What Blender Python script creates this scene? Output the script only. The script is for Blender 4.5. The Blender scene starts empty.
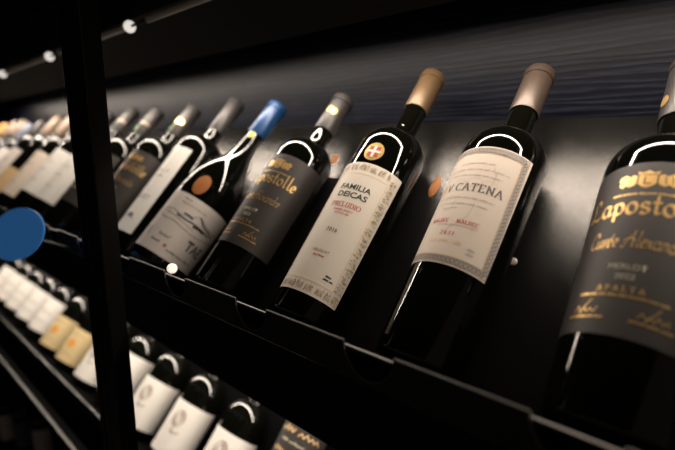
import bpy, bmesh, math, random
from math import sin, cos, pi, radians, sqrt
from mathutils import Vector, Matrix
random.seed(7)
scn = bpy.context.scene
col = scn.collection
Z0 = 1.35                                    # camera height above the floor
YAW, PITCH, ROLL, FPX = 0.7192977, 0.1855140, -0.0039545, 440.659
TILT = 0.8190676
AY, AZ = 0.284976, -0.183626                 # bottle base line of the middle shelf (y, z from the camera)
P = 0.1336                                   # slot pitch
Bv = Vector((0, cos(TILT), sin(TILT)))       # direction of a bottle's axis
Nv = Vector((0, -sin(TILT), cos(TILT)))      # normal of the sloped panel
NP = -0.0418                                 # panel surface, measured along Nv from the bottle axis
SL = -0.008                                  # ledge surface, measured along Bv

# ------------------------------------------------------------------ helpers
def link(name, me, mat=None, parent=None):
    o = bpy.data.objects.new(name, me)
    col.objects.link(o)
    if mat is not None:
        me.materials.append(mat)
    if parent is not None:
        o.parent = parent
    return o

def to_mesh(bm, name, smooth=True, angle=35):
    bmesh.ops.recalc_face_normals(bm, faces=bm.faces)
    me = bpy.data.meshes.new(name)
    bm.to_mesh(me)
    bm.free()
    if smooth:
        for p in me.polygons:
            p.use_smooth = True
        me.set_sharp_from_angle(angle=radians(angle))
    return me

def thing(name, label, cat, mat4=None, group=None):
    o = bpy.data.objects.new(name, None)
    o.empty_display_size = 0.02
    col.objects.link(o)
    if mat4 is not None:
        o.matrix_world = mat4
    tag(o, label, cat, group)
    return o

def tag(o, label, cat, group=None):
    o['label'] = label
    o['category'] = cat
    if group:
        o['group'] = group
    return o

def struct(o):
    o['kind'] = 'structure'
    return o

def add_box(bm, x0, x1, y0, y1, z0, z1, M=None, bevel=0):
    r = bmesh.ops.create_cube(bm, size=1)
    vs = r['verts']
    for v in vs:
        v.co = Vector((x0 + (v.co.x + .5) * (x1 - x0), y0 + (v.co.y + .5) * (y1 - y0), z0 + (v.co.z + .5) * (z1 - z0)))
    if bevel:
        es = list({e for v in vs for e in v.link_edges})
        rb = bmesh.ops.bevel(bm, geom=es, offset=bevel, segments=2, affect='EDGES')
        vs = list({v for f in rb['faces'] for v in f.verts} | {v for v in vs if v.is_valid})
    if M is not None:
        for v in vs:
            v.co = M @ v.co
    return vs

def lathe_bm(profile, segs=64, bm=None):
    bm = bm or bmesh.new()
    rings = []
    for r, z in profile:
        if r < 1e-6:
            rings.append([bm.verts.new((0, 0, z))])
        else:
            rings.append([bm.verts.new((r * sin(2 * pi * k / segs), -r * cos(2 * pi * k / segs), z)) for k in range(segs)])
    for a, b in zip(rings, rings[1:]):
        for k in range(segs):
            k2 = (k + 1) % segs
            if len(a) == 1 and len(b) == 1:
                continue
            if len(a) == 1:
                bm.faces.new((a[0], b[k], b[k2]))
            elif len(b) == 1:
                bm.faces.new((a[k], a[k2], b[0]))
            else:
                bm.faces.new((a[k], a[k2], b[k2], b[k]))
    return bm

def tube_bm(pts, r, segs=12, bm=None):
    bm = bm or bmesh.new()
    prev = None
    n = len(pts)
    for i, p in enumerate(pts):
        p = Vector(p)
        d = (Vector(pts[min(i + 1, n - 1)]) - Vector(pts[max(i - 1, 0)])).normalized()
        u = d.cross(Vector((0, 0, 1)))
        if u.length < 1e-3:
            u = d.cross(Vector((0, 1, 0)))
        u.normalize()
        w = d.cross(u)
        ring = [bm.verts.new(p + r * (cos(2 * pi * k / segs) * u + sin(2 * pi * k / segs) * w)) for k in range(segs)]
        if prev:
            for k in range(segs):
                bm.faces.new((prev[k], prev[(k + 1) % segs], ring[(k + 1) % segs], ring[k]))
        else:
            bm.faces.new(ring[::-1])
        prev = ring
    bm.faces.new(prev)
    return bm

# ------------------------------------------------------------------ materials
def mat_new(name):
    m = bpy.data.materials.new(name)
    m.use_nodes = True
    nt = m.node_tree
    return m, nt, nt.nodes['Principled BSDF']

def N(nt, t, **kw):
    n = nt.nodes.new(t)
    for k, v in kw.items():
        if k in n.inputs:
            n.inputs[k].default_value = v
        else:
            setattr(n, k, v)
    return n

def mat(name, colr, rough=.5, metal=0., noise=0., nscale=200., bump=0., bscale=400., spec=.5, coat=0.):
    m, nt, b = mat_new(name)
    b.inputs['Base Color'].default_value = (*colr, 1)
    b.inputs['Roughness'].default_value = rough
    b.inputs['Metallic'].default_value = metal
    b.inputs['Specular IOR Level'].default_value = spec
    b.inputs['Coat Weight'].default_value = coat
    tc = N(nt, 'ShaderNodeTexCoord')
    if noise:
        nz = N(nt, 'ShaderNodeTexNoise', Scale=nscale, Detail=4.)
        nt.links.new(tc.outputs['Object'], nz.inputs['Vector'])
        mx = N(nt, 'ShaderNodeMix', data_type='RGBA')
        mx.inputs[6].default_value = tuple(c * (1 - noise) for c in colr) + (1,)
        mx.inputs[7].default_value = tuple(min(1, c * (1 + noise)) for c in colr) + (1,)
        nt.links.new(nz.outputs['Fac'], mx.inputs[0])
        nt.links.new(mx.outputs[2], b.inputs['Base Color'])
    if bump:
        nb = N(nt, 'ShaderNodeTexNoise', Scale=bscale, Detail=5.)
        nt.links.new(tc.outputs['Object'], nb.inputs['Vector'])
        bp = N(nt, 'ShaderNodeBump', Strength=bump, Distance=.0006)
        nt.links.new(nb.outputs['Fac'], bp.inputs['Height'])
        nt.links.new(bp.outputs['Normal'], b.inputs['Normal'])
    return m

def emit(name, colr, strength):
    m, nt, b = mat_new(name)
    b.inputs['Base Color'].default_value = (*colr, 1)
    b.inputs['Emission Color'].default_value = (*colr, 1)
    b.inputs['Emission Strength'].default_value = strength
    m.cycles.emission_sampling = 'NONE'
    return m

def wood_mat():
    """open-pored ash veneer, stained navy, grain running along the wall"""
    m, nt, b = mat_new('navy_stained_ash')
    tc = N(nt, 'ShaderNodeTexCoord')
    mp = N(nt, 'ShaderNodeMapping')
    mp.inputs['Scale'].default_value = (.10, 1, 1)
    nt.links.new(tc.outputs['Object'], mp.inputs['Vector'])
    wv = N(nt, 'ShaderNodeTexWave', wave_type='BANDS', bands_direction='Z', wave_profile='SIN', Scale=44., Distortion=9., Detail=4.)
    wv.inputs['Detail Scale'].default_value = 1.1
    nt.links.new(mp.outputs['Vector'], wv.inputs['Vector'])
    mp2 = N(nt, 'ShaderNodeMapping')
    mp2.inputs['Scale'].default_value = (26, 1, 520)
    nt.links.new(tc.outputs['Object'], mp2.inputs['Vector'])
    fz = N(nt, 'ShaderNodeTexNoise', Scale=1., Detail=3.)
    nt.links.new(mp2.outputs['Vector'], fz.inputs['Vector'])
    mul = N(nt, 'ShaderNodeMath', operation='MULTIPLY_ADD')
    mul.inputs[1].default_value = .75
    nt.links.new(fz.outputs['Fac'], mul.inputs[0])
    half = N(nt, 'ShaderNodeMath', operation='MULTIPLY')
    half.inputs[1].default_value = .45
    nt.links.new(wv.outputs['Fac'], half.inputs[0])
    nt.links.new(half.outputs[0], mul.inputs[2])
    rp = N(nt, 'ShaderNodeValToRGB')
    e = rp.color_ramp.elements
    e[0].position, e[0].color = .30, (.0005, .0010, .0032, 1)
    e[1].position, e[1].color = .86, (.0120, .0140, .0250, 1)
    k = e.new(.62); k.color = (.0016, .0028, .0090, 1)
    nt.links.new(mul.outputs[0], rp.inputs['Fac'])
    nt.links.new(rp.outputs['Color'], b.inputs['Base Color'])
    b.inputs['Roughness'].default_value = .38
    b.inputs['Specular IOR Level'].default_value = .20
    bp = N(nt, 'ShaderNodeBump', Strength=.18, Distance=.0006)
    nt.links.new(mul.outputs[0], bp.inputs['Height'])
    nt.links.new(bp.outputs['Normal'], b.inputs['Normal'])
    return m

M_wood = wood_mat()
M_glass = mat('dark_wine_glass', (.0022, .0024, .0016), .03, spec=.5)
M_steel = mat('black_powder_coat', (.0075, .0072, .0075), .36, spec=.6, bump=.25, bscale=900)
M_panel = mat('black_satin_steel', (.062, .060, .058), .19, metal=.85, spec=.5, bump=.35, bscale=1400)
M_post = mat('black_anodised', (.006, .0058, .006), .3, spec=.5)
M_edge_glint = mat('painted_edge_glint', (.22, .205, .195), .42, metal=.6)  # paler steel, the light caught on edges put into the colour
M_rail = mat('grey_steel_tube', (.80, .76, .72), .45, metal=.0)
M_dullrail = mat('dull_grey_steel', (.032, .028, .025), .5)
M_cream = mat('cream_label_paper', (.70, .60, .51), .62, noise=.03, nscale=900, spec=.3)
M_ivory = mat('ivory_label_paper', (.74, .67, .58), .6, noise=.04, nscale=700, spec=.35)
M_white = mat('white_label_paper', (.82, .79, .74), .6, noise=.02, spec=.3)
M_grey = mat('greige_label_paper', (.63, .57, .53), .6, noise=.02, spec=.3)
M_tan = mat('tan_label_paper', (.60, .43, .22), .6, noise=.03, spec=.3)
M_straw = mat('straw_label_paper', (.66, .52, .28), .6, noise=.03, spec=.3)
M_char = mat('charcoal_label_paper', (.031, .0255, .023), .55, noise=.05, nscale=500, spec=.4)
M_gold = mat('gold_foil', (.72, .46, .17), .38, metal=.75, noise=.15, nscale=700)
M_paleg = mat('pale_gold_ink', (.42, .40, .30), .5)
M_goldink = mat('gold_ink', (.72, .48, .22), .5)
M_ink = mat('black_ink', (.02, .03, .03), .6)
M_gink = mat('grey_ink', (.20, .175, .165), .6)
M_dink = mat('dark_grey_ink', (.10, .085, .085), .6)
M_pink = mat('faint_grey_ink', (.44, .37, .33), .6)
M_red = mat('red_ink', (.50, .06, .055), .6)
M_brown = mat('sepia_ink', (.42, .30, .17), .6)
M_sepia = mat('dark_sepia_ink', (.36, .26, .15), .6)
M_rose = mat('rosy_brown_capsule', (.075, .052, .040), .36, metal=.35)
M_caramel = mat('caramel_gold_capsule', (.125, .075, .036), .38, metal=.3)
M_greycap = mat('grey_brown_capsule', (.038, .034, .033), .42, metal=.2)
M_blue = mat('blue_foil_capsule', (.006, .048, .155), .34, metal=.15)
M_beige = mat('beige_capsule', (.26, .19, .14), .42, metal=.2)
M_slate = mat('slate_blue_capsule', (.13, .15, .20), .42, metal=.2)
M_orange = mat('orange_capsule', (.75, .33, .06), .4)
M_medal = mat('bright_gold_medal', (.95, .68, .22), .3, metal=.7)
M_yellow = mat('yellow_green_sticker', (.62, .66, .05), .5)
M_green = mat('green_sticker', (.10, .30, .05), .5)
M_amber_glow = mat('amber_glow_paint', (.34, .12, .026), .6)  # orange glow put into the colour of flat patches
M_screw = mat('pale_screw_head', (.75, .66, .58), .35, metal=.2)
M_black = mat('matt_black_paint', (.006, .0055, .005), .7, spec=.25)
M_pitch = mat('dull_black_steel', (.004, .004, .004), .9, spec=0.)
M_floor = mat('dark_stone_floor', (.03, .027, .025), .35, noise=.3, nscale=6)
LED_RADIANCE = 98.
M_led = emit('led_diffuser', (1., .86, .72), 3.)
M_boss_highlight = emit('boss_highlight_glow', (1., .92, .84), .75)  # highlights on the rail bosses put in as emission

# ------------------------------------------------------------------ lettering
PH = {}
def arc(cx, cy, rx, ry, a0, a1, n=14):
    return [(cx + rx * cos(radians(a0 + (a1 - a0) * i / n)), cy + ry * sin(radians(a0 + (a1 - a0) * i / n))) for i in range(n + 1)]

CAPS = {   # width, strokes, serif points
 'A': (.74, [[(0.04, 0), (.37, 1)], [(.37, 1), (.70, 0)], [(.16, .36), (.58, .36)]], [(.04, 0), (.70, 0)]),
 'B': (.66, [[(.12, 0), (.12, 1)], [(.12, 1), (.32, 1)] + arc(.34, .76, .2, .24, 90, -90) + [(.12, .52)], [(.12, .52)] + arc(.36, .26, .25, .26, 90, -90) + [(.12, 0)]], [(.1, 0), (.1, 1)]),
 'C': (.74, [arc(.42, .5, .36, .5, 48, 312, 22)], [(.66, .88)]),
 'D': (.74, [[(.12, 0), (.12, 1)], [(.12, 1), (.28, 1)] + arc(.28, .5, .40, .5, 90, -90, 18) + [(.12, 0)]], [(.1, 0), (.1, 1)]),
 'E': (.62, [[(.12, 0), (.12, 1)], [(.12, 1), (.54, 1), (.54, .86)], [(.12, .52), (.42, .52)], [(.12, 0), (.56, 0), (.56, .16)]], [(.1, 0), (.1, 1)]),
 'I': (.28, [[(.14, 0), (.14, 1)]], [(.14, 0), (.14, 1)]),
 'L': (.60, [[(.12, 1), (.12, 0)], [(.12, 0), (.54, 0), (.54, .16)]], [(.12, 1), (.1, 0)]),
 'M': (.92, [[(.10, 0), (.14, 1)], [(.14, 1), (.46, .05)], [(.46, .05), (.78, 1)], [(.78, 1), (.82, 0)]], [(.10, 0), (.82, 0), (.12, 1), (.8, 1)]),
 'N': (.78, [[(.12, 0), (.12, 1)], [(.12, 1), (.66, 0)], [(.66, 0), (.66, 1)]], [(.12, 0), (.66, 1), (.1, 1)]),
 'O': (.78, [arc(.39, .5, .34, .5, 0, 360, 26)], []),
 'P': (.64, [[(.12, 0), (.12, 1)], [(.12, 1), (.32, 1)] + arc(.34, .74, .24, .26, 90, -90) + [(.12, .48)]], [(.12, 0), (.1, 1)]),
 'R': (.70, [[(.12, 0), (.12, 1)], [(.12, 1), (.32, 1)] + arc(.34, .75, .22, .25, 90, -90) + [(.12, .5)], [(.34, .5), (.66, 0)]], [(.12, 0), (.1, 1), (.66, 0)]),
 'S': (.56, [arc(.28, .75, .2, .25, 40, 270, 14) + arc(.28, .25, .22, .25, 90, -140, 14)], []),
 'T': (.68, [[(.34, 0), (.34, 1)], [(.04, .86), (.04, 1), (.64, 1), (.64, .86)]], [(.34, 0)]),
 'U': (.74, [[(.12, 1), (.12, .3)] + arc(.37, .3, .25, .3, 180, 360) + [(.62, 1)]], [(.12, 1), (.62, 1)]),
 'V': (.72, [[(.04, 1), (.36, 0)], [(.36, 0), (.68, 1)]], [(.04, 1), (.68, 1)]),
 '-': (.5, [[(.08, .42), (.42, .42)]], []), '.': (.24, [[(.08, 0), (.16, .04)]], []), ' ': (.36, [], []),
 '0': (.6, [arc(.3, .5, .24, .5, 0, 360, 22)], []), '1': (.4, [[(.08, .8), (.2, 1), (.2, 0)]], [(.2, 0)]),
 '2': (.6, [arc(.28, .72, .22, .28, 160, -40, 14) + [(.06, 0)], [(.06, 0), (.52, 0)]], []),
 '6': (.6, [arc(.32, .3, .22, .3, 0, 360, 20), [(.10, .34)] + arc(.5, .34, .4, .66, 170, 100, 8)], []),
}
SCRIPT = {  # x-height .5, single stroke skeletons for a broad nib
 'L': (.78, [arc(.36, .80, .17, .17, -30, 200, 12) + [(.26, .45), (.22, .18)] + arc(.13, .09, .11, .09, 30, 330, 12) + [(.36, .05), (.60, .0), (.76, .14)]]),
 'C': (.80, [arc(.50, .52, .36, .52, 40, 300, 24) + [(.80, .16)], arc(.66, .78, .1, .1, -60, 120, 8)]),
 'A': (.98, [[(.02, .05)] + arc(.12, .05, .09, .08, 180, 330, 8) + [(.42, .5), (.70, 1.05), (.74, .5), (.80, 0), (.94, .1)], arc(.5, .36, .38, .2, 200, -20, 12)]),
 'a': (.52, [arc(.24, .24, .2, .25, 60, 330, 16), [(.42, .5), (.40, .12), (.46, 0), (.56, .1)]]),
 'p': (.54, [[(.02, .38), (.14, .5), (.14, -.30)], arc(.28, .25, .2, .25, 150, -150, 16)]),
 'o': (.50, [arc(.25, .25, .2, .25, 90, 450, 22)]),
 's': (.42, [[(.38, .44)] + arc(.22, .38, .14, .12, 30, 250, 10) + arc(.22, .13, .16, .13, 70, -150, 10)]),
 't': (.36, [[(.18, .80), (.16, .12), (.22, 0), (.36, .08)], [(.02, .5), (.34, .52)]]),
 'l': (.32, [[(.10, .92), (.16, 1.0), (.14, .12), (.20, 0), (.34, .1)]]),
 'e': (.44, [[(.06, .24), (.38, .32)] + arc(.22, .26, .17, .24, 20, 320, 18)]),
 'u': (.54, [[(.06, .5), (.06, .14)] + arc(.2, .14, .14, .14, 180, 340, 8) + [(.42, .5), (.40, .1), (.54, .06)]]),
 'v': (.46, [[(.02, .46), (.10, .5), (.20, 0), (.38, .5), (.46, .46)]]),
 'x': (.48, [[(.04, .5), (.40, 0)], [(.42, .5), (.02, 0)]]),
 'n': (.54, [[(.04, .46), (.12, .5), (.10, 0)], [(.10, .3)] + arc(.26, .32, .15, .18, 170, 10, 8) + [(.40, .06), (.52, .08)]]),
 'd': (.54, [arc(.24, .24, .2, .25, 60, 330, 16), [(.34, .98), (.46, .9), (.40, .1), (.54, .06)]]),
 'r': (.38, [[(.04, .46), (.12, .5), (.12, 0)], [(.12, .3), (.24, .5), (.36, .46)]]),
 "'": (.0, [[(-.22, .62), (-.12, .78)]]), ' ': (.3, []),
 'Q': (.9, [arc(.42, .56, .34, .42, 0, 360, 26), arc(.42, .54, .16, .3, 20, 380, 20), [(.42, .14), (.30, -.14), (.52, -.22), (.86, -.12)]]),
}

def nib_quads(poly, scale, ox, oy, nibw, nang, hair, slant=0.):
    """sweep a broad nib along a polyline -> list of quads (flat points)"""
    nx, ny = cos(nang) * nibw / 2, sin(nang) * nibw / 2
    out = []
    pts = [(ox + (x + slant * y) * scale, oy + y * scale) for x, y in poly]
    for (x0, y0), (x1, y1) in zip(pts, pts[1:]):
        dx, dy = x1 - x0, y1 - y0
        L = sqrt(dx * dx + dy * dy)
        if L < 1e-9:
            continue
        px, py = -dy / L, dx / L
        w = max(abs(px * nx + py * ny), hair / 2)
        ex, ey = dx / L * hair * .3, dy / L * hair * .3
        x0, y0, x1, y1 = x0 - ex, y0 - ey, x1 + ex, y1 + ey
        n = max(1, int(L / .0016))
        for i in range(n):
            a, b = i / n, (i + 1) / n
            ax, ay, bx, by = x0 + (x1 - x0) * a, y0 + (y1 - y0) * a, x0 + (x1 - x0) * b, y0 + (y1 - y0) * b
            out.append([(ax + px * w, ay + py * w), (ax - px * w, ay - py * w), (bx - px * w, by - py * w), (bx + px * w, by + py * w)])
    return out

def write(text, height, kind='serif', weight=.13, hair=.045, track=.06, slant=0., align=0.):
    """-> list of quads centred on x (align 0) with the baseline at y = 0"""
    font = CAPS if kind in ('serif', 'sans') else SCRIPT
    out, x = [], 0.
    for ch in text:
        g = font.get(ch) or font[' ']
        for poly in g[1]:
            out += nib_quads(poly, height, x, 0, weight * height, (0.12 if kind == 'serif' else .75), (hair if kind != 'sans' else weight) * height, slant)
        if kind == 'serif':
            for sx, sy in g[2]:
                out += nib_quads([(sx - .11, sy), (sx + .11, sy)], height, x, 0, 0, 0, hair * height * 1.2, slant)
        x += (g[0] + track) * height
    sh = -x * (.5 if align == 0 else (0 if align < 0 else 1))
    return [[(a + sh, b) for a, b in qd] for qd in out], x

def scribble(length, height, seed, hair=.0005, dens=1.0, words=True):
    """illegible running hand / small print, as a wavy pen line"""
    rnd = random.Random(seed)
    out, x = [], -length / 2
    while x < length / 2:
        wl = min(rnd.uniform(2.5, 6) * height, length / 2 - x)
        n = max(3, int(wl / height * 3.2 * dens))
        poly = []
        for i in range(n + 1):
            y = (height * rnd.uniform(.5, 1.0) if i % 2 else height * rnd.uniform(0, .18))
            poly.append((x + wl * i / n, y))
        out += nib_quads(poly, 1, 0, 0, hair, .5, hair)
        x += wl + height * (.7 if words else .2)
    return out

def font_quads(text, height, bold=0.):
    """mesh of the built-in font, centred, cap height = height -> list of polygons"""
    cu = bpy.data.curves.new('t', 'FONT')
    cu.body = text
    cu.size = height / .69
    cu.align_x = 'CENTER'
    cu.offset = bold * height
    cu.resolution_u = 3
    ob = bpy.data.objects.new('t', cu)
    col.objects.link(ob)
    bpy.context.view_layer.update()
    dg = bpy.context.evaluated_depsgraph_get()
    me = ob.evaluated_get(dg).to_mesh()
    polys = [[(me.vertices[i].co.x, me.vertices[i].co.y) for i in p.vertices] for p in me.polygons]
    ob.evaluated_get(dg).to_mesh_clear()
    bpy.data.objects.remove(ob)
    bpy.data.curves.remove(cu)
    return polys

def disc_poly(cx, cy, rx, ry=None, n=20):
    ry = ry or rx
    return [[(cx + rx * cos(2 * pi * k / n), cy + ry * sin(2 * pi * k / n)) for k in range(n)]]

def ring_polys(cx, cy, rx, ry, w, n=20):
    out = []
    for k in range(n):
        a, b = 2 * pi * k / n, 2 * pi * (k + 1) / n
        out.append([(cx + rx * cos(a), cy + ry * sin(a)), (cx + (rx + w) * cos(a), cy + (ry + w) * sin(a)),
                    (cx + (rx + w) * cos(b), cy + (ry + w) * sin(b)), (cx + rx * cos(b), cy + ry * sin(b))])
    return out

def line_poly(pts, w):
    return nib_quads(pts, 1, 0, 0, w, 0, w)

def shift(polys, dx=0., dy=0., rot=0.):
    c, s = cos(rot), sin(rot)
    return [[(a * c - b * s + dx, a * s + b * c + dy) for a, b in q] for q in polys]

# ------------------------------------------------------------------ bottles
class Prof:
    """outer profile of a bottle: list of (r, z), rfun gives the radius at height z"""
    def __init__(self, pts):
        self.p = pts
    def r(self, z):
        p = [q for q in self.p if q[0] > 0]
        for (r0, z0), (r1, z1) in zip(p, p[1:]):
            if z0 <= z <= z1 and z1 > z0:
                return r0 + (r1 - r0) * (z - z0) / (z1 - z0)
        return p[-1][0]

def bordeaux(H, rb=.0362, rs=.0408, zs=.228, zn=.270, rn=.0138):
    pts = [(0, .012), (.012, .009), (.024, .002), (.029, .0), (.0325, .0006), (rb - .0012, .004), (rb, .009)]
    pts += [(rb + (rs - rb) * t, .009 + (zs - .009) * t) for t in (.25, .5, .75, .9, 1)]
    h = zn - zs
    for i in range(1, 15):
        a = pi / 2 * i / 14
        r = rn + .0018 + (rs - rn - .0018) * cos(a) ** .95
        pts.append((r, zs + h * .80 * sin(a)))
    pts += [(rn + .0010, zs + h * .88), (rn + .0003, zs + h * .95), (rn, zn + .004), (rn, H - .004), (rn - .002, H - .002), (0, H - .002)]
    return Prof(pts)

def burgundy(H, rb=.0425, rs=.0440, zs=.122, zn=.238, rn=.0142):
    pts = [(0, .012), (.012, .009), (.026, .002), (.034, .0), (.0395, .0008), (rb - .001, .005), (rb, .011)]
    pts += [(rb + (rs - rb) * t, .011 + (zs - .011) * t) for t in (.3, .6, .85, 1)]
    ctl = [(.0, 1.), (.12, .985), (.25, .92), (.38, .80), (.50, .63), (.60, .45), (.68, .30), (.76, .18), (.84, .09), (.92, .03), (1., 0.)]
    for i in range(1, 41):
        t = i / 40
        for (t0, k0), (t1, k1) in zip(ctl, ctl[1:]):
            if t0 <= t <= t1:
                k = k0 + (k1 - k0) * (t - t0) / (t1 - t0)
        pts.append((rn + (rs - rn) * k, zs + (zn - zs) * t))
    # soften the polyline
    q = pts[:]
    for _ in range(6):
        q = [q[0]] + [((q[i - 1][0] + 2 * q[i][0] + q[i + 1][0]) / 4 if q[i][1] > .05 else q[i][0], q[i][1]) for i in range(1, len(q) - 1)] + [q[-1]]
    pts = q
    pts += [(rn, H - .004), (rn - .002, H - .002), (0, H - .002)]
    return Prof(pts)

def cap_profile(zc, H, r=.0152, rn=.0138):
    return [(rn + .0002, zc), (r - .0004, zc), (r - .0002, zc + .0005), (r - .0001, H - .0150), (r - .0001, H - .0135), (r - .0006, H - .0130), (r - .0006, H - .0124),
            (r + .0007, H - .0116), (r + .0009, H - .008), (r + .0008, H - .004), (r + .0001, H - .0014), (r - .0018, H - .0002), (r - .005, H), (0, H)]

def wrap_mesh(prof, polys, phi0, s0, off, name):
    """lay flat polygons (x along the girth, y along the axis) on the bottle's skin"""
    bm = bmesh.new()
    cache = {}
    def vert(x, y):
        key = (round(x, 6), round(y, 6))
        v = cache.get(key)
        if v is None:
            r = prof.r(s0 + y)
            ph = radians(phi0) + x / r
            rr = r + off
            v = bm.verts.new((rr * sin(ph), -rr * cos(ph), s0 + y))
            cache[key] = v
        return v
    def clip(q, c, lower, ax):
        out = []
        for i in range(len(q)):
            p, n = q[i], q[(i + 1) % len(q)]
            ip, i_n = (p[ax] <= c, n[ax] <= c) if lower else (p[ax] >= c, n[ax] >= c)
            if ip:
                out.append(p)
            if ip != i_n:
                k = (c - p[ax]) / (n[ax] - p[ax])
                o = p[1 - ax] + (n[1 - ax] - p[1 - ax]) * k
                out.append((c, o) if ax == 0 else (o, c))
        return out
    def split(qs, ax, step):
        res = []
        for q in qs:
            if len(q) < 3:
                continue
            lo, hi = min(p[ax] for p in q), max(p[ax] for p in q)
            n = int((hi - lo) / step) + 1
            rest = q
            for i in range(1, n):
                c = lo + (hi - lo) * i / n
                res.append(clip(rest, c, True, ax))
                rest = clip(rest, c, False, ax)
                if len(rest) < 3:
                    break
            res.append(rest)
        return res
    pieces = split(split(polys, 0, .0018), 1, .004)
    for q in pieces:
        vs = []
        for a, b in q:
            v = vert(a, b)
            if v not in vs:
                vs.append(v)
        if len(vs) >= 3:
            try:
                bm.faces.new(vs)
            except ValueError:
                pass
    me = bpy.data.meshes.new(name)
    for f in bm.faces:
        f.smooth = True
    # outward facing
    for f in bm.faces:
        f.normal_update()
        c = f.calc_center_median()
        if f.normal.dot(Vector((c.x, c.y, 0))) < 0:
            f.normal_flip()
    bm.to_mesh(me)
    bm.free()
    return me

def label_mesh(prof, s0, s1, p0, p1, name, th=.0004, nu=56, nv=10):
    bm = bmesh.new()
    g = []
    for j in range(nv + 1):
        z = s0 + (s1 - s0) * j / nv
        r = prof.r(z) + th
        g.append([bm.verts.new((r * sin(radians(p0 + (p1 - p0) * i / nu)), -r * cos(radians(p0 + (p1 - p0) * i / nu)), z)) for i in range(nu + 1)])
    for j in range(nv):
        for i in range(nu):
            bm.faces.new((g[j][i], g[j][i + 1], g[j + 1][i + 1], g[j + 1][i]))
    rim = [g[0][i] for i in range(nu + 1)] + [g[j][nu] for j in range(1, nv + 1)] + [g[nv][i] for i in range(nu - 1, -1, -1)] + [g[j][0] for j in range(nv - 1, 0, -1)]
    inn = []
    for v in rim:
        k = Vector((v.co.x, v.co.y, 0))
        L = k.length
        k *= (L - th * .9) / L
        inn.append(bm.verts.new((k.x, k.y, v.co.z)))
    n = len(rim)
    for i in range(n):
        bm.faces.new((rim[i], inn[i], inn[(i + 1) % n], rim[(i + 1) % n]))
    return to_mesh(bm, name, True, 40)

def frame(x, a=0., dy=0., dz=0., spin=0., lift=0.):
    X = Vector((1, 0, 0))
    Xd, Zd = X * cos(a) - Bv * sin(a), Bv * cos(a) + X * sin(a)
    m = Matrix.Identity(4)
    for i, c in enumerate((Xd, -Nv, Zd)):
        m[0][i], m[1][i], m[2][i] = c
    m.translation = Vector((x, AY + dy, AZ + dz + Z0)) + Nv * lift
    return m @ Matrix.Rotation(spin, 4, 'Z')

class Bottle:
    def __init__(s, prof, H, zc, capmat, label, mat4, group, glass=None, cat='wine bottle'):
        s.prof, s.H, s.zc = prof, H, zc
        s.root = thing('wine_bottle', label, cat, mat4, group)
        s.body = link('bottle_body', to_mesh(lathe_bm(prof.p, 72), 'bottle_body', True, 50), glass or M_glass, s.root)
        s.cap = link('capsule', to_mesh(lathe_bm(cap_profile(zc, H, prof.r(H - .02) + .0015, prof.r(H - .02)), 48), 'capsule', True, 30), capmat, s.root)
    def capmark(s, polys, phi, z, m, name='capsule_medal', off=.0006):
        r = s.prof.r(s.H - .02) + .0015
        pr = Prof([(r, 0), (r, 1)])
        return link(name, wrap_mesh(pr, polys, phi, z, off, name), m, s.cap)
    def label(s, s0, s1, p0, p1, m, name='front_label'):
        s.lab = link(name, label_mesh(s.prof, s0, s1, p0, p1, name), m, s.root)
        return s.lab
    def ink(s, polys, phi, z, m, name='lettering', off=.0006, parent=None):
        return link(name, wrap_mesh(s.prof, polys, phi, z, off, name), m, parent or s.lab)

GROUP_MID = 'wine bottles leaning on the middle shelf'
GROUP_LOW = 'wine bottles leaning on the lower shelf'

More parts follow.
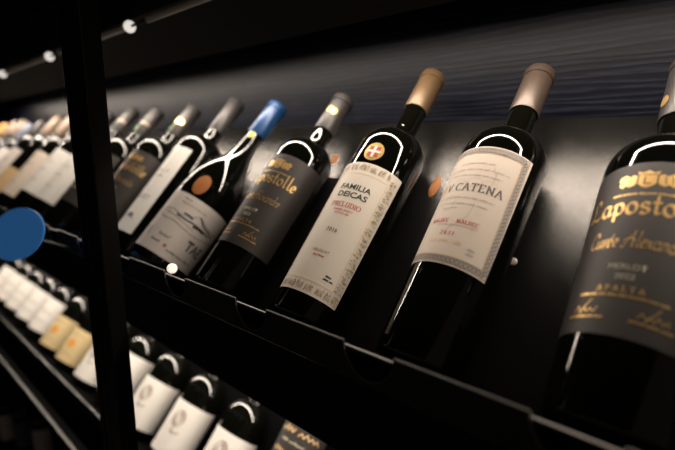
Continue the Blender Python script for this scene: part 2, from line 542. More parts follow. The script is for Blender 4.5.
def lapostolle_label(b, pc, half, back=True):
    s0, s1 = .0580, .1935
    b.label(s0, s1, pc - half, pc + half, M_char)
    q = []
    z = lambda polys, s: shift(polys, 0, s)
    # crest: shield, crown and two scrolled supporters
    cr = []
    cr.append([(-.0054, .0052), (-.0054, -.0022), (-.003, -.0048), (0, -.0062), (.003, -.0048), (.0054, -.0022), (.0054, .0052)])
    cr.append([(-.0060, .0056), (.0060, .0056), (.0066, .0086), (.0036, .0074), (0, .0092), (-.0036, .0074), (-.0066, .0086)])
    for sg in (-1, 1):
        pts = [(.0060, .0048), (.0092, .0058), (.0112, .0044), (.0140, .0066), (.0172, .0054), (.0186, .0022), (.0166, .0004), (.0176, -.0022), (.0150, -.0048), (.0132, -.0028), (.0104, -.0046), (.0074, -.0036), (.0060, -.0008)]
        cr.append([(sg * a_, b_) for a_, b_ in pts])
    cr_o = b.ink(z(cr, .1765), pc, 0, M_gold, 'crest')
    dk = line_poly([(-.0016, .0032), (-.0016, -.0026), (.0022, -.0026)], .0009) + line_poly([(-.0062, .0054), (.0062, .0054)], .0006)
    for sg in (-1, 1):
        dk += line_poly([(sg * .0060, .0046), (sg * .0060, -.0012)], .0006)
        dk += line_poly([(sg * .0100, .0042), (sg * .0108, -.0026)], .0006) + line_poly([(sg * .0140, .0044), (sg * .0148, -.0016)], .0006)
    b.ink(z(dk, .1765), pc, 0, M_char, 'crest_engraving', .0008)
    q += z(scribble(.040, .0017, 3, .0006), .1645)
    w, L = write('Lapostolle', .0185, 'script', .15, .05, .05)
    q += z([[(a * .077 / L, bb) for a, bb in qd] for qd in w], .1485)
    w, L = write("Cuve'e Alexandre", .0125, 'script', .10, .045, .02, .25)
    q += z([[(a * .060 / L, bb) for a, bb in qd] for qd in w], .1215)
    w, L = write('APALTA', .0038, 'serif', .2, .10, .55)
    q += z(w, .0884)
    q += z(scribble(.052, .0016, 5, .0007), .0848)
    b.ink(q, pc, 0, M_gold, 'gold_lettering')
    for sx, sd in ((-.019, 11), (.019, 14)):
        q = []
        q += shift(scribble(.016, .0052, sd, .0006, .8, False), sx, .0722)
        q += shift(line_poly([(-.004, -.001), (.003, .0095)], .0006), sx, .0722)
        q += shift(scribble(.024, .0013, sd + 1, .0006), sx, .0690)
        b.ink(q, pc, 0, M_gold, 'signature')
    w1 = font_quads('MERLOT', .0040, .0) + shift(font_quads('2022', .0040), 0, -.0072)
    b.ink(shift(w1, 0, .1045), pc, 0, M_paleg, 'grape_and_vintage')

# --- Lapostolle, right edge of the picture
b = Bottle(bordeaux(.345, zs=.206, zn=.246, rb=.0385, rs=.0420), .345, .2720, M_greycap,
           'dark bottle with charcoal label and gold script, cut off by right picture edge', frame(-.0345, 0, lift=.0012), GROUP_MID)
lapostolle_label(b, -8, 88)
b.capmark(disc_poly(0, 0, .0042, .0060) , -52, .290, M_gold, 'capsule_crest')

# --- Catena
b = Bottle(bordeaux(.3540, rb=.0366, rs=.0405, zs=.216, zn=.262), .3540, .2900, M_rose,
           'bottle with large cream label edged in grey lace pattern, rosy brown capsule', frame(-.1680, .0060), GROUP_MID)
s0, s1, pc, hw = .0845, .2090, -3., 66.
b.label(s0, s1, pc - hw, pc + hw, M_cream)
R_ = .0395
X_ = radians(hw) * R_
band = []
def lace(x0, y0, x1, y1, n):
    for k in range(n):
        t = (k + .5) / n
        cx, cy = x0 + (x1 - x0) * t, y0 + (y1 - y0) * t
        band.extend(ring_polys(cx, cy, .0014, .0014, .0008, 10))
        band.extend(disc_poly(cx, cy, .0006, .0006, 6))
m = .0046
xe = X_ - m - .0004
lace(-xe, s0 + m, xe, s0 + m, 22); lace(-xe, s1 - m, xe, s1 - m, 22)
lace(-xe, s0 + m, -xe, s1 - m, 29); lace(xe, s0 + m, xe, s1 - m, 29)
for d in (-.0027, .0027):
    band += line_poly([(-xe - d, s0 + m - d), (xe + d, s0 + m - d), (xe + d, s1 - m + d), (-xe - d, s1 - m + d), (-xe - d, s0 + m - d)], .0005)
b.ink(band, pc, 0, M_gink, 'lace_border')
xg = xe - .0036
b.ink(line_poly([(-xg, s0 + m + .0036), (xg, s0 + m + .0036), (xg, s1 - m - .0036), (-xg, s1 - m - .0036), (-xg, s0 + m + .0036)], .0004), pc, 0, M_goldink, 'gold_rule')
q = []
w, L = write('CATENA', .0078, 'serif', .18, .065, .17)
tw = L
q += shift([[(a * .0440 / L, bb) for a, bb in qd] for qd in w], .0102, .1585)
w, L = write('V.', .0078, 'serif', .19, .07, .10)
q += shift(w, -.0172, .1585)
b.ink(q, pc, 0, M_dink)
w, L = write('D.', .0078, 'serif', .19, .08, .10)
b.ink(shift(w, -.0255, .1585), pc, 0, M_goldink, 'gold_initial')
q = []
for (ln, zz, sd, dx) in ((.032, .1885, 31, 0), (.058, .1815, 32, .002), (.048, .1750, 33, .002), (.056, .1500, 34, -.001), (.050, .1435, 35, -.001), (.015, .1385, 36, -.009)):
    q += shift(scribble(ln, .0019, sd, .00032), dx, zz)
for (ex, ey, er, et) in ((-.010, .167, .006, .004), (.004, .168, .007, .005), (.018, .168, .006, .004), (-.012, .145, .006, .008)):
    q += ring_polys(ex, ey, er, et, .0002, 18)
q += line_poly([(.016, .186), (.020, .178), (.019, .168)], .0003) + line_poly([(-.004, .116), (.010, .132), (.012, .146)], .0003)
q += shift(scribble(.036, .0011, 38, .00028), .004, .1215)
q += shift(scribble(.006, .004, 39, .0005, 2), .0235, .0975) + shift(scribble(.006, .003, 40, .0005, 2), .0235, .1020)
b.ink(q, pc, 0, M_pink, 'fine_print')
q = []
w, L = write('MALBEC - MALBEC', .0036, 'serif', .17, .08, .16)
q += shift([[(a * .0455 / L, bb) for a, bb in qd] for qd in w], 0, .1245)
w, L = write('2021', .0034, 'serif', .18, .09, .45)
q += shift([[(a * .0145 / L, bb) for a, bb in qd] for qd in w], 0, .1120)
b.ink(q, pc, 0, M_red, 'red_lettering')
b.ink(shift(font_quads('ESTATE BOTTLED', .0027), -.001, .1045), pc, 0, M_goldink, 'gold_lettering')

# --- Familia Deicas
b = Bottle(bordeaux(.3670, rb=.0366, rs=.0405, zs=.220, zn=.263), .3670, .3030, M_caramel,
           'bottle with ivory label bordered in sheet music, gold seal on shoulder, caramel gold capsule', frame(-.3005, -.0060), GROUP_MID)
s0, s1, pc, hw = .0275, .1850, 14.5, 63.
b.label(s0, s1, pc - hw, pc + hw, M_ivory)
R_ = .0392
X_ = radians(hw) * R_
iw = radians(44.) * R_
music, rule = [], []
rnd = random.Random(5)
def stave(x0, y0, x1, y1, wide):
    """bars of sheet music between two points"""
    dx, dy = x1 - x0, y1 - y0
    L = sqrt(dx * dx + dy * dy)
    ux, uy = dx / L, dy / L
    vx, vy = -uy, ux
    t = 0.
    while t < L - .003:
        bl = rnd.uniform(.006, .011)
        e = min(t + bl, L)
        for k in range(5):
            o = (k - 2) * wide / 5.6
            music.extend(line_poly([(x0 + ux * t + vx * o, y0 + uy * t + vy * o), (x0 + ux * e + vx * o, y0 + uy * e + vy * o)], 0.00034))
        for k in range(rnd.randint(7, 12)):
            tt, o = rnd.uniform(t, e), rnd.uniform(-.45, .45) * wide
            cx, cy = x0 + ux * tt + vx * o, y0 + uy * tt + vy * o
            music.extend(disc_poly(cx, cy, .0008, .0006, 7))
            music.extend(line_poly([(cx, cy), (cx + vx * .0022, cy + vy * .0024)], .00045))
        t = e + rnd.uniform(.0012, .003)
mx = (X_ + iw) / 2
stave(mx - .0005, s0 + .002, mx - .0005, s1 - .003, .0085)
stave(-mx + .0005, s1 - .003, -mx + .0005, s0 + .002, .0085)
stave(-iw, s1 - .0072, iw, s1 - .0072, .0075)
stave(-iw, s0 + .0060, iw, s0 + .0060, .0070)
b.ink(music, pc, 0, M_sepia, 'sheet_music_border')
yb, yt = .0405, .1700
b.ink(line_poly([(-iw, yb), (iw, yb), (iw, yt), (-iw, yt), (-iw, yb)], .0005), pc, 0, M_goldink, 'gold_rule')
q = []
w = font_quads('FAMILIA', .0064, .028)
L = max(a for qd in w for a, bb in qd) * 2
q += shift([[(a * .0370 / L, bb) for a, bb in qd] for qd in w], 0, .1490)
w = font_quads('DEICAS', .0064, .028)
L = max(a for qd in w for a, bb in qd) * 2
q += shift([[(a * .0350 / L, bb) for a, bb in qd] for qd in w], .0005, .1392)
w, L = write('2016', .0040, 'serif', .2, .11, .35)
q += shift([[(a * .0130 / L, bb) for a, bb in qd] for qd in w], 0, .0962)
q += shift(scribble(.010, .0016, 51, .0006, 1.5), .0205, .0470) + shift(scribble(.006, .0016, 52, .0006, 1.5), .0195, .0505)
b.ink(q, pc, 0, M_ink)
q = []
w, L = write('PRELUDIO', .0056, 'serif', .17, .07, .12)
q += shift([[(a * .0350 / L, bb) for a, bb in qd] for qd in w], 0, .1265)
q += shift(font_quads('BARREL SELECT', .0022, .02), 0, .1215) + shift(font_quads('LOTE N 106', .0022, .02), 0, .1175)
q += shift(font_quads('Red Wine', .0021, .04), 0, .0668)
b.ink(q, pc, 0, M_red, 'red_lettering')
b.ink(shift(font_quads('URUGUAY', .0028, .02), 0, .0718), pc, 0, M_brown, 'sepia_lettering')
med = link('round_seal', wrap_mesh(b.prof, [qd for qd in disc_poly(0, 0, .0112, .0122, 28)], 13.5, .2015, .0005, 'round_seal'), M_medal, b.root)
q = []
for sx, sy in ((-.0042, .0042), (.0042, .0042), (-.0042, -.0042), (.0042, -.0042)):
    q += [[(sx - .0022, sy - .0024), (sx + .0022, sy - .0024), (sx + .0022, sy + .0024), (sx - .0022, sy + .0024)]]
b.ink(q, 13.5, .2015, M_red, 'red_quarters', .0008, med)
q = [[(-.0014, -.0080), (.0014, -.0080), (.0014, .0080), (-.0014, .0080)], [(-.0076, -.0014), (-.0014, -.0014), (-.0014, .0014), (-.0076, .0014)], [(.0014, -.0014), (.0076, -.0014), (.0076, .0014), (.0014, .0014)]]
b.ink(q, 13.5, .2015, M_white, 'white_cross', .0010, med)

# --- second Lapostolle, behind the Deicas bottle
b = Bottle(bordeaux(.336, zs=.206, zn=.246, rb=.0372, rs=.0402), .336, .2690, M_greycap,
           'bottle with charcoal label and gold script just left of the ivory music label', frame(-.4384, .0010), GROUP_MID)
lapostolle_label(b, 11, 88)
b.capmark(disc_poly(-.0035, 0, .0052, .0060) + disc_poly(.0045, -.0020, .0050, .0055), 22, .302, M_medal)

# --- bottle with the drawing of hills, blue capsule
b = Bottle(burgundy(.329), .329, .2600, M_blue,
           'sloping shouldered bottle with blue capsule and greige label with black ink drawing', frame(-.5959, .0628, lift=.0034), GROUP_MID)
s0, s1 = .0190, .1130
b.label(s0, s1, -48, 160, M_grey)
q = []
pts1 = [(-.040, .076), (-.034, .083), (-.022, .085), (-.008, .082), (.004, .084), (.012, .090), (.018, .093), (.026, .089), (.036, .086), (.050, .085), (.062, .086)]
pts2 = [(-.040, .076), (-.036, .071), (-.024, .069), (-.010, .070), (.006, .067), (.022, .065), (.040, .068), (.062, .072)]
q += nib_quads(pts1, 1, 0, 0, .0010, .6, .0006) + nib_quads(pts2, 1, 0, 0, .0010, .6, .0006)
q += nib_quads([(-.004, .086), (.003, .0865), (.010, .085)], 1, 0, 0, .0026, 1.3, .0016)
q += nib_quads([(-.012, .080), (.002, .0790), (.014, .0800), (.030, .0790), (.044, .0775)], 1, 0, 0, .0022, 1.3, .0011)
q += nib_quads([(.016, .0765), (.026, .0780), (.034, .0770)], 1, 0, 0, .0034, 1.3, .0018)
q += nib_quads([(.018, .093), (.028, .0850), (.042, .0825), (.052, .0790)], 1, 0, 0, .0020, 1.3, .0012)
q += nib_quads([(-.032, .079), (-.014, .077), (.002, .0740), (.020, .0710)], 1, 0, 0, .0006, 1, .0005)
w, L = write('TAE', .0135, 'sans', .17, .1, .10)
q += shift([[(a * .031 / L, bb) for a, bb in qd] for qd in w], .0400, .0440)
q += shift(scribble(.012, .0022, 61, .0006, .8), -.012, .1050)
q += shift(scribble(.018, .0050, 62, .0007, .8), -.008, .0440) + shift(scribble(.016, .0034, 63, .0009, .8), -.014, .0340)
q += shift(scribble(.044, .0032, 64, .0009, .8), .028, .0290) + ring_polys(-.036, .044, .003, .005, .0007, 14)
b.ink(q, 48, 0, M_ink, 'ink_drawing')
b.ink(shift(scribble(.040, .0016, 65, .0008), .002, .0990) , 48, 0, M_brown, 'sepia_lettering')
b.ink(disc_poly(.001, .0345, .0024), 48, 0, M_red, 'red_dot')
link('painted_amber_glow', wrap_mesh(b.prof, disc_poly(0, 0, .0115, .0165, 24), 35, .1340, .0005, 'painted_amber_glow'), M_amber_glow, b.root)  # orange glow inside the bottle painted as a patch
link('neck_sticker', wrap_mesh(b.prof, disc_poly(0, 0, .0042, .0060, 16), 30, .2540, .0005, 'neck_sticker'), M_yellow, b.root)

# --- white narrow label
b = Bottle(bordeaux(.3500, rb=.0370, rs=.0400, zs=.216, zn=.254), .3500, .2720, M_greycap,
           'bottle with long white label turned left, between blue capped bottle and charcoal labelled one', frame(-.7010, -.030), GROUP_MID)
b.label(.034, .2040, -62, 45, M_white)
q = shift(scribble(.030, .0060, 71, .0008, .9), 0, .150) + shift(scribble(.020, .0030, 72, .0007), 0, .140)
q += shift(scribble(.030, .0018, 73, .0006), 0, .100) + shift(scribble(.026, .0018, 74, .0006), 0, .095)
q += disc_poly(.004, .062, .006, .004, 14) + shift(line_poly([(-.008, 0), (.002, .008), (.012, -.002)], .0016), 0, .058)
b.ink(q, 5, 0, M_gink)
# --- third charcoal label
b = Bottle(bordeaux(.3430, zs=.206, zn=.246, rb=.0372, rs=.0402), .3430, .2640, M_greycap,
           'blurred charcoal labelled bottle with gold capsule seal, left of long white label', frame(-.8480, -.012), GROUP_MID)
lapostolle_label(b, 18, 88)
b.capmark(disc_poly(-.0040, 0, .0058, .0066) + disc_poly(.0055, -.0010, .0054, .0060), 26, .296, M_medal)
b.capmark(disc_poly(0, 0, .0026, .0044), -2, .276, M_green, 'capsule_sticker')
# --- fading away to the left
far = [ # x, H, cap, label material, ink, label range, description
 (-1.0080, .345, M_greycap, M_char, M_goldink, (.06, .19), 'blurred bottle with green mark on grey capsule, third capsule right of the black post'),
 (-1.1470, .358, M_greycap, M_white, M_gink, (.05, .18), 'blurred bottle with brown banded grey capsule, second capsule right of the black post'),
 (-1.2830, .352, M_greycap, M_white, M_gink, (.06, .19), 'blurred bottle whose grey capsule touches the black post on its right'),
 (-1.4200, .350, M_beige, M_cream, M_gink, (.04, .18), 'blurred bottle mostly hidden behind the black post'),
 (-1.5560, .352, M_beige, M_tan, M_goldink, (.02, .12), 'blurred bottle just left of the black post with low tan label'),
 (-1.6920, .356, M_beige, M_grey, M_gink, (.04, .19), 'blurred bottle with beige capsule, first clear capsule left of the black post'),
 (-1.8260, .338, M_greycap, M_white, M_gink, (.03, .19), 'blurred bottle with grey capsule and white label, left of the black post'),
 (-1.9500, .330, M_slate, M_grey, M_gink, (.03, .18), 'blurred bottle with slate blue capsule at the far left'),
 (-2.0700, .352, M_beige, M_cream, M_gink, (.03, .18), 'blurred bottle with beige capsule next to the slate blue one'),
 (-2.1900, .352, M_beige, M_tan, M_goldink, (.03, .12), 'blurred bottle with beige capsule and tan label at the far left'),
 (-2.3300, .345, M_orange, M_white, M_gink, (.04, .18), 'blurred bottle with orange capsule at the left picture edge'),
]
for i, (x, H, cm, lm, im, (l0, l1), lab) in enumerate(far):
    b = Bottle(bordeaux(H, zs=H - .138, zn=H - .098, rb=.0370, rs=.0400), H, H - .078, cm, lab, frame(x, random.uniform(-.006, .006)), GROUP_MID)
    b.label(l0, l1, -60, 75, lm)
    q = shift(scribble(.036, .0065, 100 + i, .001, .8), 0, l0 + (l1 - l0) * .68) + shift(scribble(.030, .0025, 130 + i, .0008), 0, l0 + (l1 - l0) * .5)
    q += shift(scribble(.030, .0025, 160 + i, .0008), 0, l0 + (l1 - l0) * .25)
    b.ink(q, 8, 0, im)
    if i == 0:
        b.capmark(disc_poly(0, 0, .0034, .0052), 5, H - .066, M_green, 'capsule_sticker')
    if i in (0, 1):
        b.capmark([[(-.02, -.003), (.02, -.003), (.02, .003), (-.02, .003)]] if 0 else [[(x0, -.003), (x0 + .003, -.003), (x0 + .003, .003), (x0, .003)] for x0 in [k * .003 - .021 for k in range(14)]], 10, H - .048, M_beige, 'capsule_band')

# ------------------------------------------------------------------ lower shelf bottles
LDY, LDZ = .061, -.416
low = [ # x, label material, ink kind, label range, sentence
 (-.4700, 'gold'), (-.6040, 'Q'), (-.7375, 'Q'), (-.8710, 'Q'), (-1.0050, 'plain'), (-1.1400, 'Q'), (-1.2750, 'straw'), (-1.4100, 'straw'),
 (-1.5450, 'white'), (-1.6800, 'white'), (-1.8150, 'white'), (-1.9500, 'white'), (-2.0850, 'white')]
LOWLAB = ['lower shelf bottle with black and gold label at the bottom edge, rightmost of that row',
 'lower shelf bottle with white swirl label, rightmost of the three white ones by the post',
 'lower shelf bottle with white swirl label, middle of the three white ones by the post',
 'lower shelf bottle with white swirl label, leftmost of the three right of the post',
 'lower shelf bottle half hidden by the right side of the black post',
 'lower shelf bottle with white label touching the left side of the black post',
 'lower shelf bottle with straw label and orange mark, nearer to the black post',
 'lower shelf bottle with straw label and orange mark, farther from the black post',
 'lower shelf bottle with white label beside the straw labels',
 'lower shelf bottle with white label, second left of the straw labels',
 'lower shelf bottle with white label, third left of the straw labels',
 'lower shelf bottle with white label, fourth left of the straw labels',
 'lower shelf bottle at the far left picture edge']
for i, ((x, k), lab) in enumerate(zip(low, LOWLAB)):
    m4 = frame(x, 0, LDY, LDZ)
    if k == 'gold':
        b = Bottle(bordeaux(.33, zs=.188, zn=.228, rb=.0370, rs=.0400), .33, .26, M_greycap, lab, m4, GROUP_LOW)
        b.label(.05, .1760, -60, 100, M_char)
        q = shift(font_quads('ALTURA', .0100, .03), 0, .155) if 0 else shift(scribble(.075, .0110, 201, .0016, .8), 0, .160)
        q += shift(scribble(.075, .0090, 202, .0016, .8), 0, .128) + disc_poly(.034, .138, .010, .010, 18)
        b.ink(q, 20, 0, M_goldink, 'gold_lettering')
        b.ink(shift(scribble(.045, .005, 203, .0012, .8), -.004, .146), 20, 0, M_paleg, 'pale_lettering')
        continue
    b = Bottle(bordeaux(.300, zs=.128, zn=.178, rb=.0395, rs=.0410, rn=.0140), .300, .235, M_greycap if k != 'plain' else M_beige, lab, m4, GROUP_LOW)
    if k == 'straw':
        b.label(.012, .100, -62, 118, M_straw)
        b.ink(disc_poly(0, .060, .012, .010, 20), 22, 0, M_orange, 'orange_mark')
        b.ink(shift(scribble(.04, .004, 210 + i, .0008), 0, .085) + shift(scribble(.04, .004, 220 + i, .0008), 0, .030), 25, 0, M_brown)
    elif k == 'Q':
        b.label(.012, .1075, -62, 120, M_white)
        w, L = write('Q', .034, 'script', .16, .05)
        b.ink(shift(w, 0, .058), 22, 0, M_pink, 'swirl_initial')
        b.ink(disc_poly(-.030, .028, .0020), 22, 0, M_red, 'red_dot')
    else:
        b.label(.022, .1220, -62, 120, M_white)
        b.ink(shift(scribble(.05, .006, 240 + i, .0009), 0, .078) + shift(scribble(.05, .004, 260 + i, .0009), 0, .05), 25, 0, M_gink)

for i, (x, y, mm, lab) in enumerate(((-2.04, .440, M_grey, 'dim bottle standing under the low rail, rightmost at the bottom left'), (-2.16, .400, M_slate, 'dim bottle with bluish label standing under the low rail'),
        (-2.27, .370, M_grey, 'dim bottle standing under the low rail at the left picture edge'))):
    b = Bottle(bordeaux(.320, zs=.190, zn=.228, rb=.0372, rs=.0395), .320, .250, M_greycap, lab, Matrix.Translation((x, y, 0)) @ Matrix.Rotation(radians(42), 4, 'Z'), 'wine bottles standing on the floor')
    b.label(.05, .170, -75, 75, mm)
    b.ink(shift(scribble(.04, .006, 300 + i, .0009), 0, .12), 0, 0, M_gink)

# ------------------------------------------------------------------ shelves
XL, XR = -3.05, .55
def tray(label, dy, dz, smax, pitch, x0n, rn, lip_h, notch, pmat=None, emat=None):
    """bent steel display shelf: sloped panel, ledge and notched front lip"""
    root = thing('sloped_bottle_shelf', label, 'shelf', Matrix.Translation((0, AY + dy, AZ + dz + Z0)), 'sloped steel wine shelves')
    def pl(s, n):
        v = Bv * s + Nv * n
        return v.y, v.z
    def slab(name, pts, m):
        bm = bmesh.new()
        a = [bm.verts.new((XL, y, z)) for y, z in pts]
        c = [bm.verts.new((XR, y, z)) for y, z in pts]
        n = len(pts)
        for i in range(n):
            bm.faces.new((a[i], a[(i + 1) % n], c[(i + 1) % n], c[i]))
        bm.faces.new(a); bm.faces.new(c[::-1])
        return link(name, to_mesh(bm, name, False), m, root)
    t = .002
    slab('back_panel', [pl(SL - t, NP), pl(smax, NP), pl(smax, NP - t), pl(SL - t, NP - t)], pmat or M_panel)
    # ledge runs from the panel up to just behind the lip
    ly, lz = .23374 - AY, -.14380 - AZ        # lip's top edge, relative
    y_in = ly + .0025
    nn = None
    k = (y_in - Bv.y * SL) / Nv.y
    slab('ledge', [pl(SL, NP), pl(SL, k), pl(SL - t, k + .0012), pl(SL - t, NP)], M_pitch)
    # front edge of the ledge, light on it painted as a paler tone
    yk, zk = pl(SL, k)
    slab('ledge_edge_glint', [(yk - .0004, zk - .0018), (yk - .0004, zk + .0004), (yk + .0012, zk + .0004), (yk + .0012, zk - .0018)], emat or M_edge_glint)
    # lip: vertical plate with half-round notches
    def outline(inset=0.):
        o = []
        n0 = int(math.floor((XL - x0n) / pitch)) + 1
        n1 = int(math.floor((XR - x0n) / pitch))
        o.append((XL, lz))
        for q in range(n0, n1 + 1):
            c = x0n + q * pitch
            if not notch:
                continue
            for i in range(0, 19):
                a = pi + pi * i / 18
                o.append((c + rn * cos(a), lz + (lip_h - .0022) * sin(a)))
        o.append((XR, lz))
        return o
    top = outline()
    bm = bmesh.new()
    zb = lz - lip_h
    rows = {}
    for nm, y in (('f', ly - .0015), ('b', ly + .0007)):
        rows[nm] = ([bm.verts.new((x, y, z)) for x, z in top], [bm.verts.new((x, y, zb)) for x, z in top])
    for i in range(len(top) - 1):
        for nm in 'fb':
            u, d = rows[nm]
            bm.faces.new((u[i], u[i + 1], d[i + 1], d[i]))
        bm.faces.new((rows['f'][0][i], rows['b'][0][i], rows['b'][0][i + 1], rows['f'][0][i + 1]))
        bm.faces.new((rows['f'][1][i], rows['b'][1][i], rows['b'][1][i + 1], rows['f'][1][i + 1]))
    for e in (0, -1):
        bm.faces.new((rows['f'][0][e], rows['b'][0][e], rows['b'][1][e], rows['f'][1][e]))
    lip = link('front_lip', to_mesh(bm, 'front_lip', False), M_steel, root)
    # top edges of the lip, catch-light painted as a paler tone, and its rounded bottom bead
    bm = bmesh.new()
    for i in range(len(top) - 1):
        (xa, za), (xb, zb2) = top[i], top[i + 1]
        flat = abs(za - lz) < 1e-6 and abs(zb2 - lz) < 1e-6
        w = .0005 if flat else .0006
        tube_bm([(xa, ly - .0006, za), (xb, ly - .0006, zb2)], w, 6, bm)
    link('lip_edge_glint', to_mesh(bm, 'lip_edge_glint', True, 60), emat or M_edge_glint, lip)
    bm = tube_bm([(XL, ly - .0004, zb), (XR, ly - .0004, zb)], .0013, 8)
    link('lip_bead', to_mesh(bm, 'lip_bead', True, 60), M_steel, lip)
    return root, slab, pl

root, slab, pl = tray('middle sloped black steel shelf with notched lip under the tilted labelled bottles', 0, 0, .3277, P, -.1752, .0225, .0275, True)
yt, zt = pl(.3277, NP)
slab('top_flange', [(yt - .0005, zt), (.575 - AY, zt), (.575 - AY, zt - .002), (yt - .0005, zt - .002)], M_panel)
yc, zc = pl(SL - .002, NP)
slab('light_hood', [(yc - .003, zc + .004), (yc - .001, zc + .004), (.312 - AY, -.3185 - AZ), (.310 - AY, -.3185 - AZ)], M_black)
yw = .575 - AY
lroot, slab, pl = tray('lower sloped black steel shelf at the bottom left below the middle one', LDY, LDZ, .262, P, -1.294 + .024 + .0334 + .045, .0225, .0275, True, M_pitch, M_steel)
t = thing('shelf_valance', 'black boxed underside of the upper shelf along the top edge', 'shelf', Matrix.Translation((0, .575, .245 + Z0)))
def plate(name, pts, m, parent):
    bm = bmesh.new()
    a = [bm.verts.new((XL, y - .575, z - .245)) for y, z in pts]
    c = [bm.verts.new((XR, y - .575, z - .245)) for y, z in pts]
    n = len(pts)
    for i in range(n):
        bm.faces.new((a[i], a[(i + 1) % n], c[(i + 1) % n], c[i]))
    bm.faces.new(a); bm.faces.new(c[::-1])
    return link(name, to_mesh(bm, name, False), m, parent)
plate('top_board', [(.324, .245), (.575, .245), (.575, .263), (.324, .263)], M_black, t)
plate('sloped_apron', [(.4185, .1345), (.420, .1365), (.327, .1800), (.324, .1785)], M_black, t)
plate('front_board', [(.324, .1785), (.327, .1800), (.327, .245), (.324, .245)], M_black, t)

# screw head on the panel and an added glowing pin at the lip
pm = Matrix.Identity(4)
for i, c in enumerate((Vector((1, 0, 0)), -Bv, Nv)):
    pm[0][i], pm[1][i], pm[2][i] = c
pos = Vector((0, AY, AZ + Z0)) + Bv * .1400 + Nv * NP
pm.translation = Vector((-.1405, pos.y, pos.z))
o = link('screw_head', to_mesh(lathe_bm([(0, .0018), (.002, .0018), (.0036, .0014), (.0044, .0007), (.0046, 0), (0, 0)], 32), 'screw_head', True, 40), M_screw)
o.matrix_world = pm
tag(o, 'round pale screw head on the black panel just right of the lace edged cream label', 'screw')
for x, s_, n_, rx, ry_, lab in ((-.2555, .2200, 0, .0060, .0150, 'oval amber glow painted on the black panel left of the lace edged label'), (-.4370, .2560, 0, .0075, .0090, 'round amber glow painted on the black panel right of the gold sealed capsule')):  # orange glows on the panel painted as thin amber discs
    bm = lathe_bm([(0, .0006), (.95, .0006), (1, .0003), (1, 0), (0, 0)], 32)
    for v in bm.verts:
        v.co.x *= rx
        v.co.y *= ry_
    o = link('painted_amber_glow', to_mesh(bm, 'painted_amber_glow', True, 40), M_amber_glow)
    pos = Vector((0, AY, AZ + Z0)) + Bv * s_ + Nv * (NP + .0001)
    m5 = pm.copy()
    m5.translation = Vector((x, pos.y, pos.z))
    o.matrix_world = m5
    tag(o, lab, 'painted glow')
t = thing('glow_pin', 'round pale bright dot, added as a glowing pin head on the shelf lip below the ink drawing label', 'pin', Matrix.Translation((-.4469, .2330, -.1378 + Z0)))
bm = lathe_bm([(0, .002), (.0032, .0018), (.0050, .0008), (.0055, -.0004), (.0050, -.0012), (0, -.0014)], 32)
bmesh.ops.rotate(bm, verts=bm.verts, cent=(0, 0, 0), matrix=Vector((.84, -.44, .26)).to_track_quat('Z', 'Y').to_matrix())
link('glow_pin_head', to_mesh(bm, 'glow_pin_head', True, 40), emit('pin_glow', (1, .9, .72), .9), t)  # bright dot put in as emission on an added pin
bm = tube_bm([(0, .0006, 0), (0, .0012, -.0060)], .0012, 8)
link('pin_stem', to_mesh(bm, 'pin_stem'), M_steel, t)

# ------------------------------------------------------------------ light strips under the shelves
def led(label, y, z, hang, hw=.0055):
    r = thing('light_strip', label, 'light strip', Matrix.Translation((0, y, z + Z0)), 'light strips under the shelves')
    bm = bmesh.new()
    add_box(bm, -2.42, .26, -hw - .003, hw + .003, 0, .008)
    link('housing', to_mesh(bm, 'housing', False), M_black, r)
    bm = bmesh.new()
    for x in (-2.3, -1.5, -.6, .2):
        add_box(bm, x - .004, x + .004, -.004, .004, .008, hang)
    link('hanger', to_mesh(bm, 'hanger', False), M_black, r)
    bm = bmesh.new()
    add_box(bm, -2.41, .25, -hw, hw, -.0018, .0003)
    link('diffuser', to_mesh(bm, 'diffuser', False), M_led, r)
    n = 12
    ln = 2.66 / n
    for k in range(n):
        ld = bpy.data.lights.new('strip_segment', 'AREA')
        ld.shape = 'RECTANGLE'
        ld.size, ld.size_y = ln, hw * 2
        ld.color = (1., .86, .72)
        ld.energy = LED_RADIANCE * pi * ln * hw * 2
        lo_ = bpy.data.objects.new('strip_segment', ld)
        col.objects.link(lo_)
        lo_.location = (-2.41 + ln * (k + .5), y, z - .0022 + Z0)
    return r
led('white light strip hidden under the upper shelf, lighting the middle row', .437, .1520, .092)
led('white light strip hidden under the middle shelf, lighting the lower row', .470, -.210, .085, .0095)

# ------------------------------------------------------------------ front rail, highlights on its bosses added as emission (top left)
ry, rz = .308, .308 * .523
t = thing('front_rail', 'thin grey steel rail with small round bosses, their highlights added as glow, crossing the top left corner', 'rail', Matrix.Translation((0, ry, rz + Z0)))
px = [-.5227 * ry / .1182 + k * (.1336 * ry / .1182) for k in range(-3, 6)]
for k, x in enumerate(px):
    bm = lathe_bm([(0, .0085), (.004, .0075), (.0072, .004), (.0085, 0), (.0072, -.004), (.004, -.0075), (0, -.0085)], 20)
    bmesh.ops.translate(bm, verts=bm.verts, vec=(x, 0, 0))
    link('rail_boss', to_mesh(bm, 'rail_boss'), M_boss_highlight, t)
    xe = px[k + 1] if k + 1 < len(px) else .6
    bm = tube_bm([(x + .055, 0, 0), (xe - .008, 0, 0)], .0040, 14)
    link('rail_tube', to_mesh(bm, 'rail_tube', True, 60), M_rail, t)
    bm = tube_bm([(x + .006, 0, 0), (x + .056, 0, 0)], .0018, 12)
    link('rail_joint', to_mesh(bm, 'rail_joint', True, 60), M_black, t)
for x in (-2.6, -1.2, .35):
    bm = bmesh.new()
    add_box(bm, x - .006, x + .006, 0, .0158, .010, .016)
    add_box(bm, x - .004, x + .004, -.002, .002, .002, .012)
    link('rail_bracket', to_mesh(bm, 'rail_bracket', False), M_black, t)

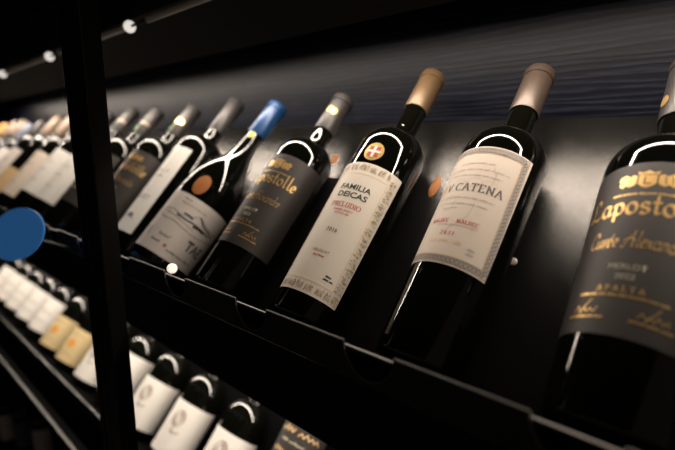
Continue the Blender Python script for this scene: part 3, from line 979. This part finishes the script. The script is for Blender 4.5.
# ------------------------------------------------------------------ upright post (T-slot profile)
t = thing('upright_post', 'black slotted metal post standing in front of the shelves', 'post', Matrix.Translation((-.4975, .180, 0)))
pts = [(-.0275, -.009), (-.018, -.009), (-.018, -.0055), (-.013, -.0055), (-.013, -.009), (.0005, -.009), (.0005, -.0065), (.0030, -.0065), (.0030, -.009),
       (.0265, -.009), (.0275, -.008), (.0275, .009), (-.0275, .009)]
bm = bmesh.new()
lo = [bm.verts.new((x, y, 0.012)) for x, y in pts]
hi = [bm.verts.new((x, y, 2.6)) for x, y in pts]
for i in range(len(pts)):
    j = (i + 1) % len(pts)
    bm.faces.new((lo[i], lo[j], hi[j], hi[i]))
bm.faces.new(lo[::-1]); bm.faces.new(hi)
link('post_profile', to_mesh(bm, 'post_profile', False), M_post, t)
bm = bmesh.new()
add_box(bm, -.05, .05, -.03, .03, 0, .012, bevel=.002)
link('foot_plate', to_mesh(bm, 'foot_plate', False), M_post, t)
# rear upright behind the middle shelf
t = thing('rear_upright', 'dim black upright between the shelves and the wall at lower centre', 'post', Matrix.Translation((-.520, .5650, 0)))
bm = bmesh.new()
add_box(bm, -.015, .015, -.008, .008, 0, Z0 - .02, bevel=.002)
link('upright_bar', to_mesh(bm, 'upright_bar', False), M_post, t)
bm = bmesh.new()
add_box(bm, -.03, .03, -.030, .009, 0, .008)
link('foot_plate', to_mesh(bm, 'foot_plate', False), M_post, t)

# ------------------------------------------------------------------ blue glow as an added emissive oval on an arm
m, nt, pb = mat_new('blue_glow_translucent')
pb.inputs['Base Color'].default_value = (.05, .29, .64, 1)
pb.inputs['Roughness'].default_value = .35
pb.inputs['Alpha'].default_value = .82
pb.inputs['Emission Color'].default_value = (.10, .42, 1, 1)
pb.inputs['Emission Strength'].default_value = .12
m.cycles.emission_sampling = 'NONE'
M_disc = m
bx, by, bz = -.757, .160, -.130
tl = Matrix.Translation((bx, by, bz + Z0)) @ Matrix.Rotation(radians(-4), 4, 'Y') @ Matrix.Rotation(radians(62), 4, 'X')
t = thing('blue_glow_oval', 'blue glow added as an emissive translucent oval in front of the shelf at far left', 'added glow', tl)
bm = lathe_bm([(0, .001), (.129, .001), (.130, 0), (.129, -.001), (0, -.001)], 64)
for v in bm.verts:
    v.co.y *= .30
link('glow_disc', to_mesh(bm, 'glow_disc', True, 30), M_disc, t)
inv = tl.inverted()
p0 = inv @ Vector((bx, .2300, -.164 + Z0))
bm = tube_bm([p0, Vector((0, .0, -.0015))], .0014, 8)
link('glow_arm', to_mesh(bm, 'glow_arm'), M_steel, t)

# ------------------------------------------------------------------ low rail and bottles on the base board
t = thing('lower_rail', 'grey topped black rail running below the lower shelf at bottom left', 'rail', Matrix.Translation((0, .250, -.6050 + Z0)))
bm = bmesh.new()
add_box(bm, XL, -.05, -.011, .011, -.020, .0, bevel=.002)
link('rail_bar', to_mesh(bm, 'rail_bar', False), M_pitch, t)
bm = bmesh.new()
add_box(bm, XL, -.05, -.0105, -.0050, .0, .0015)
link('rail_strip', to_mesh(bm, 'rail_strip', False), M_dullrail, t)
for x in (-2.9, -1.9, -.9, -.12):
    bm = bmesh.new()
    add_box(bm, x - .012, x + .012, -.012, .012, -.745, -.022)
    link('rail_leg', to_mesh(bm, 'rail_leg', False), M_steel, t)

# ------------------------------------------------------------------ the room
def room_box(name, dims, m):
    bm = bmesh.new()
    add_box(bm, *dims)
    return struct(link(name, to_mesh(bm, name, False), m))
room_box('wall_back', (-3.6, 1.6, .575, .655, 0, 2.62), M_wood)
room_box('floor', (-3.6, 1.6, -2.6, .655, -.06, 0), M_floor)
room_box('ceiling', (-3.6, 1.6, -2.6, .655, 2.62, 2.70), M_black)
room_box('wall_left', (-3.68, -3.6, -2.6, .655, 0, 2.62), M_black)
w = bpy.data.worlds.new('room_air')
w.use_nodes = True
w.node_tree.nodes['Background'].inputs['Color'].default_value = (1., .80, .64, 1)
w.node_tree.nodes['Background'].inputs['Strength'].default_value = .05
scn.world = w

# ------------------------------------------------------------------ camera
cy, sy, cp, sp = cos(YAW), sin(YAW), cos(PITCH), sin(PITCH)
F = Vector((-sy * cp, cy * cp, -sp))
Rr = Vector((cy, sy, 0))
D = F.cross(Rr)
c, s = cos(ROLL), sin(ROLL)
Rg, Dn = c * Rr + s * D, -s * Rr + c * D
cam = bpy.data.cameras.new('camera')
co = bpy.data.objects.new('camera', cam)
col.objects.link(co)
m4 = Matrix.Identity(4)
for i, v in enumerate((Rg, -Dn, -F)):
    m4[0][i], m4[1][i], m4[2][i] = v
m4.translation = (0, 0, Z0)
co.matrix_world = m4
cam.sensor_width = 36
cam.lens = 36 * FPX / 675
cam.clip_start = .02
cam.dof.use_dof = True
cam.dof.focus_distance = .425
cam.dof.aperture_fstop = 2.8
cam.dof.aperture_blades = 0
scn.camera = co

scn.view_settings.view_transform = 'Standard'
scn.view_settings.look = 'None'
scn.view_settings.gamma = 1
scn.view_settings.exposure = 0
scn.view_settings.use_curve_mapping = False
scn.cycles.use_denoising = True
scn.cycles.use_adaptive_sampling = False
scn.cycles.sample_clamp_indirect = 6
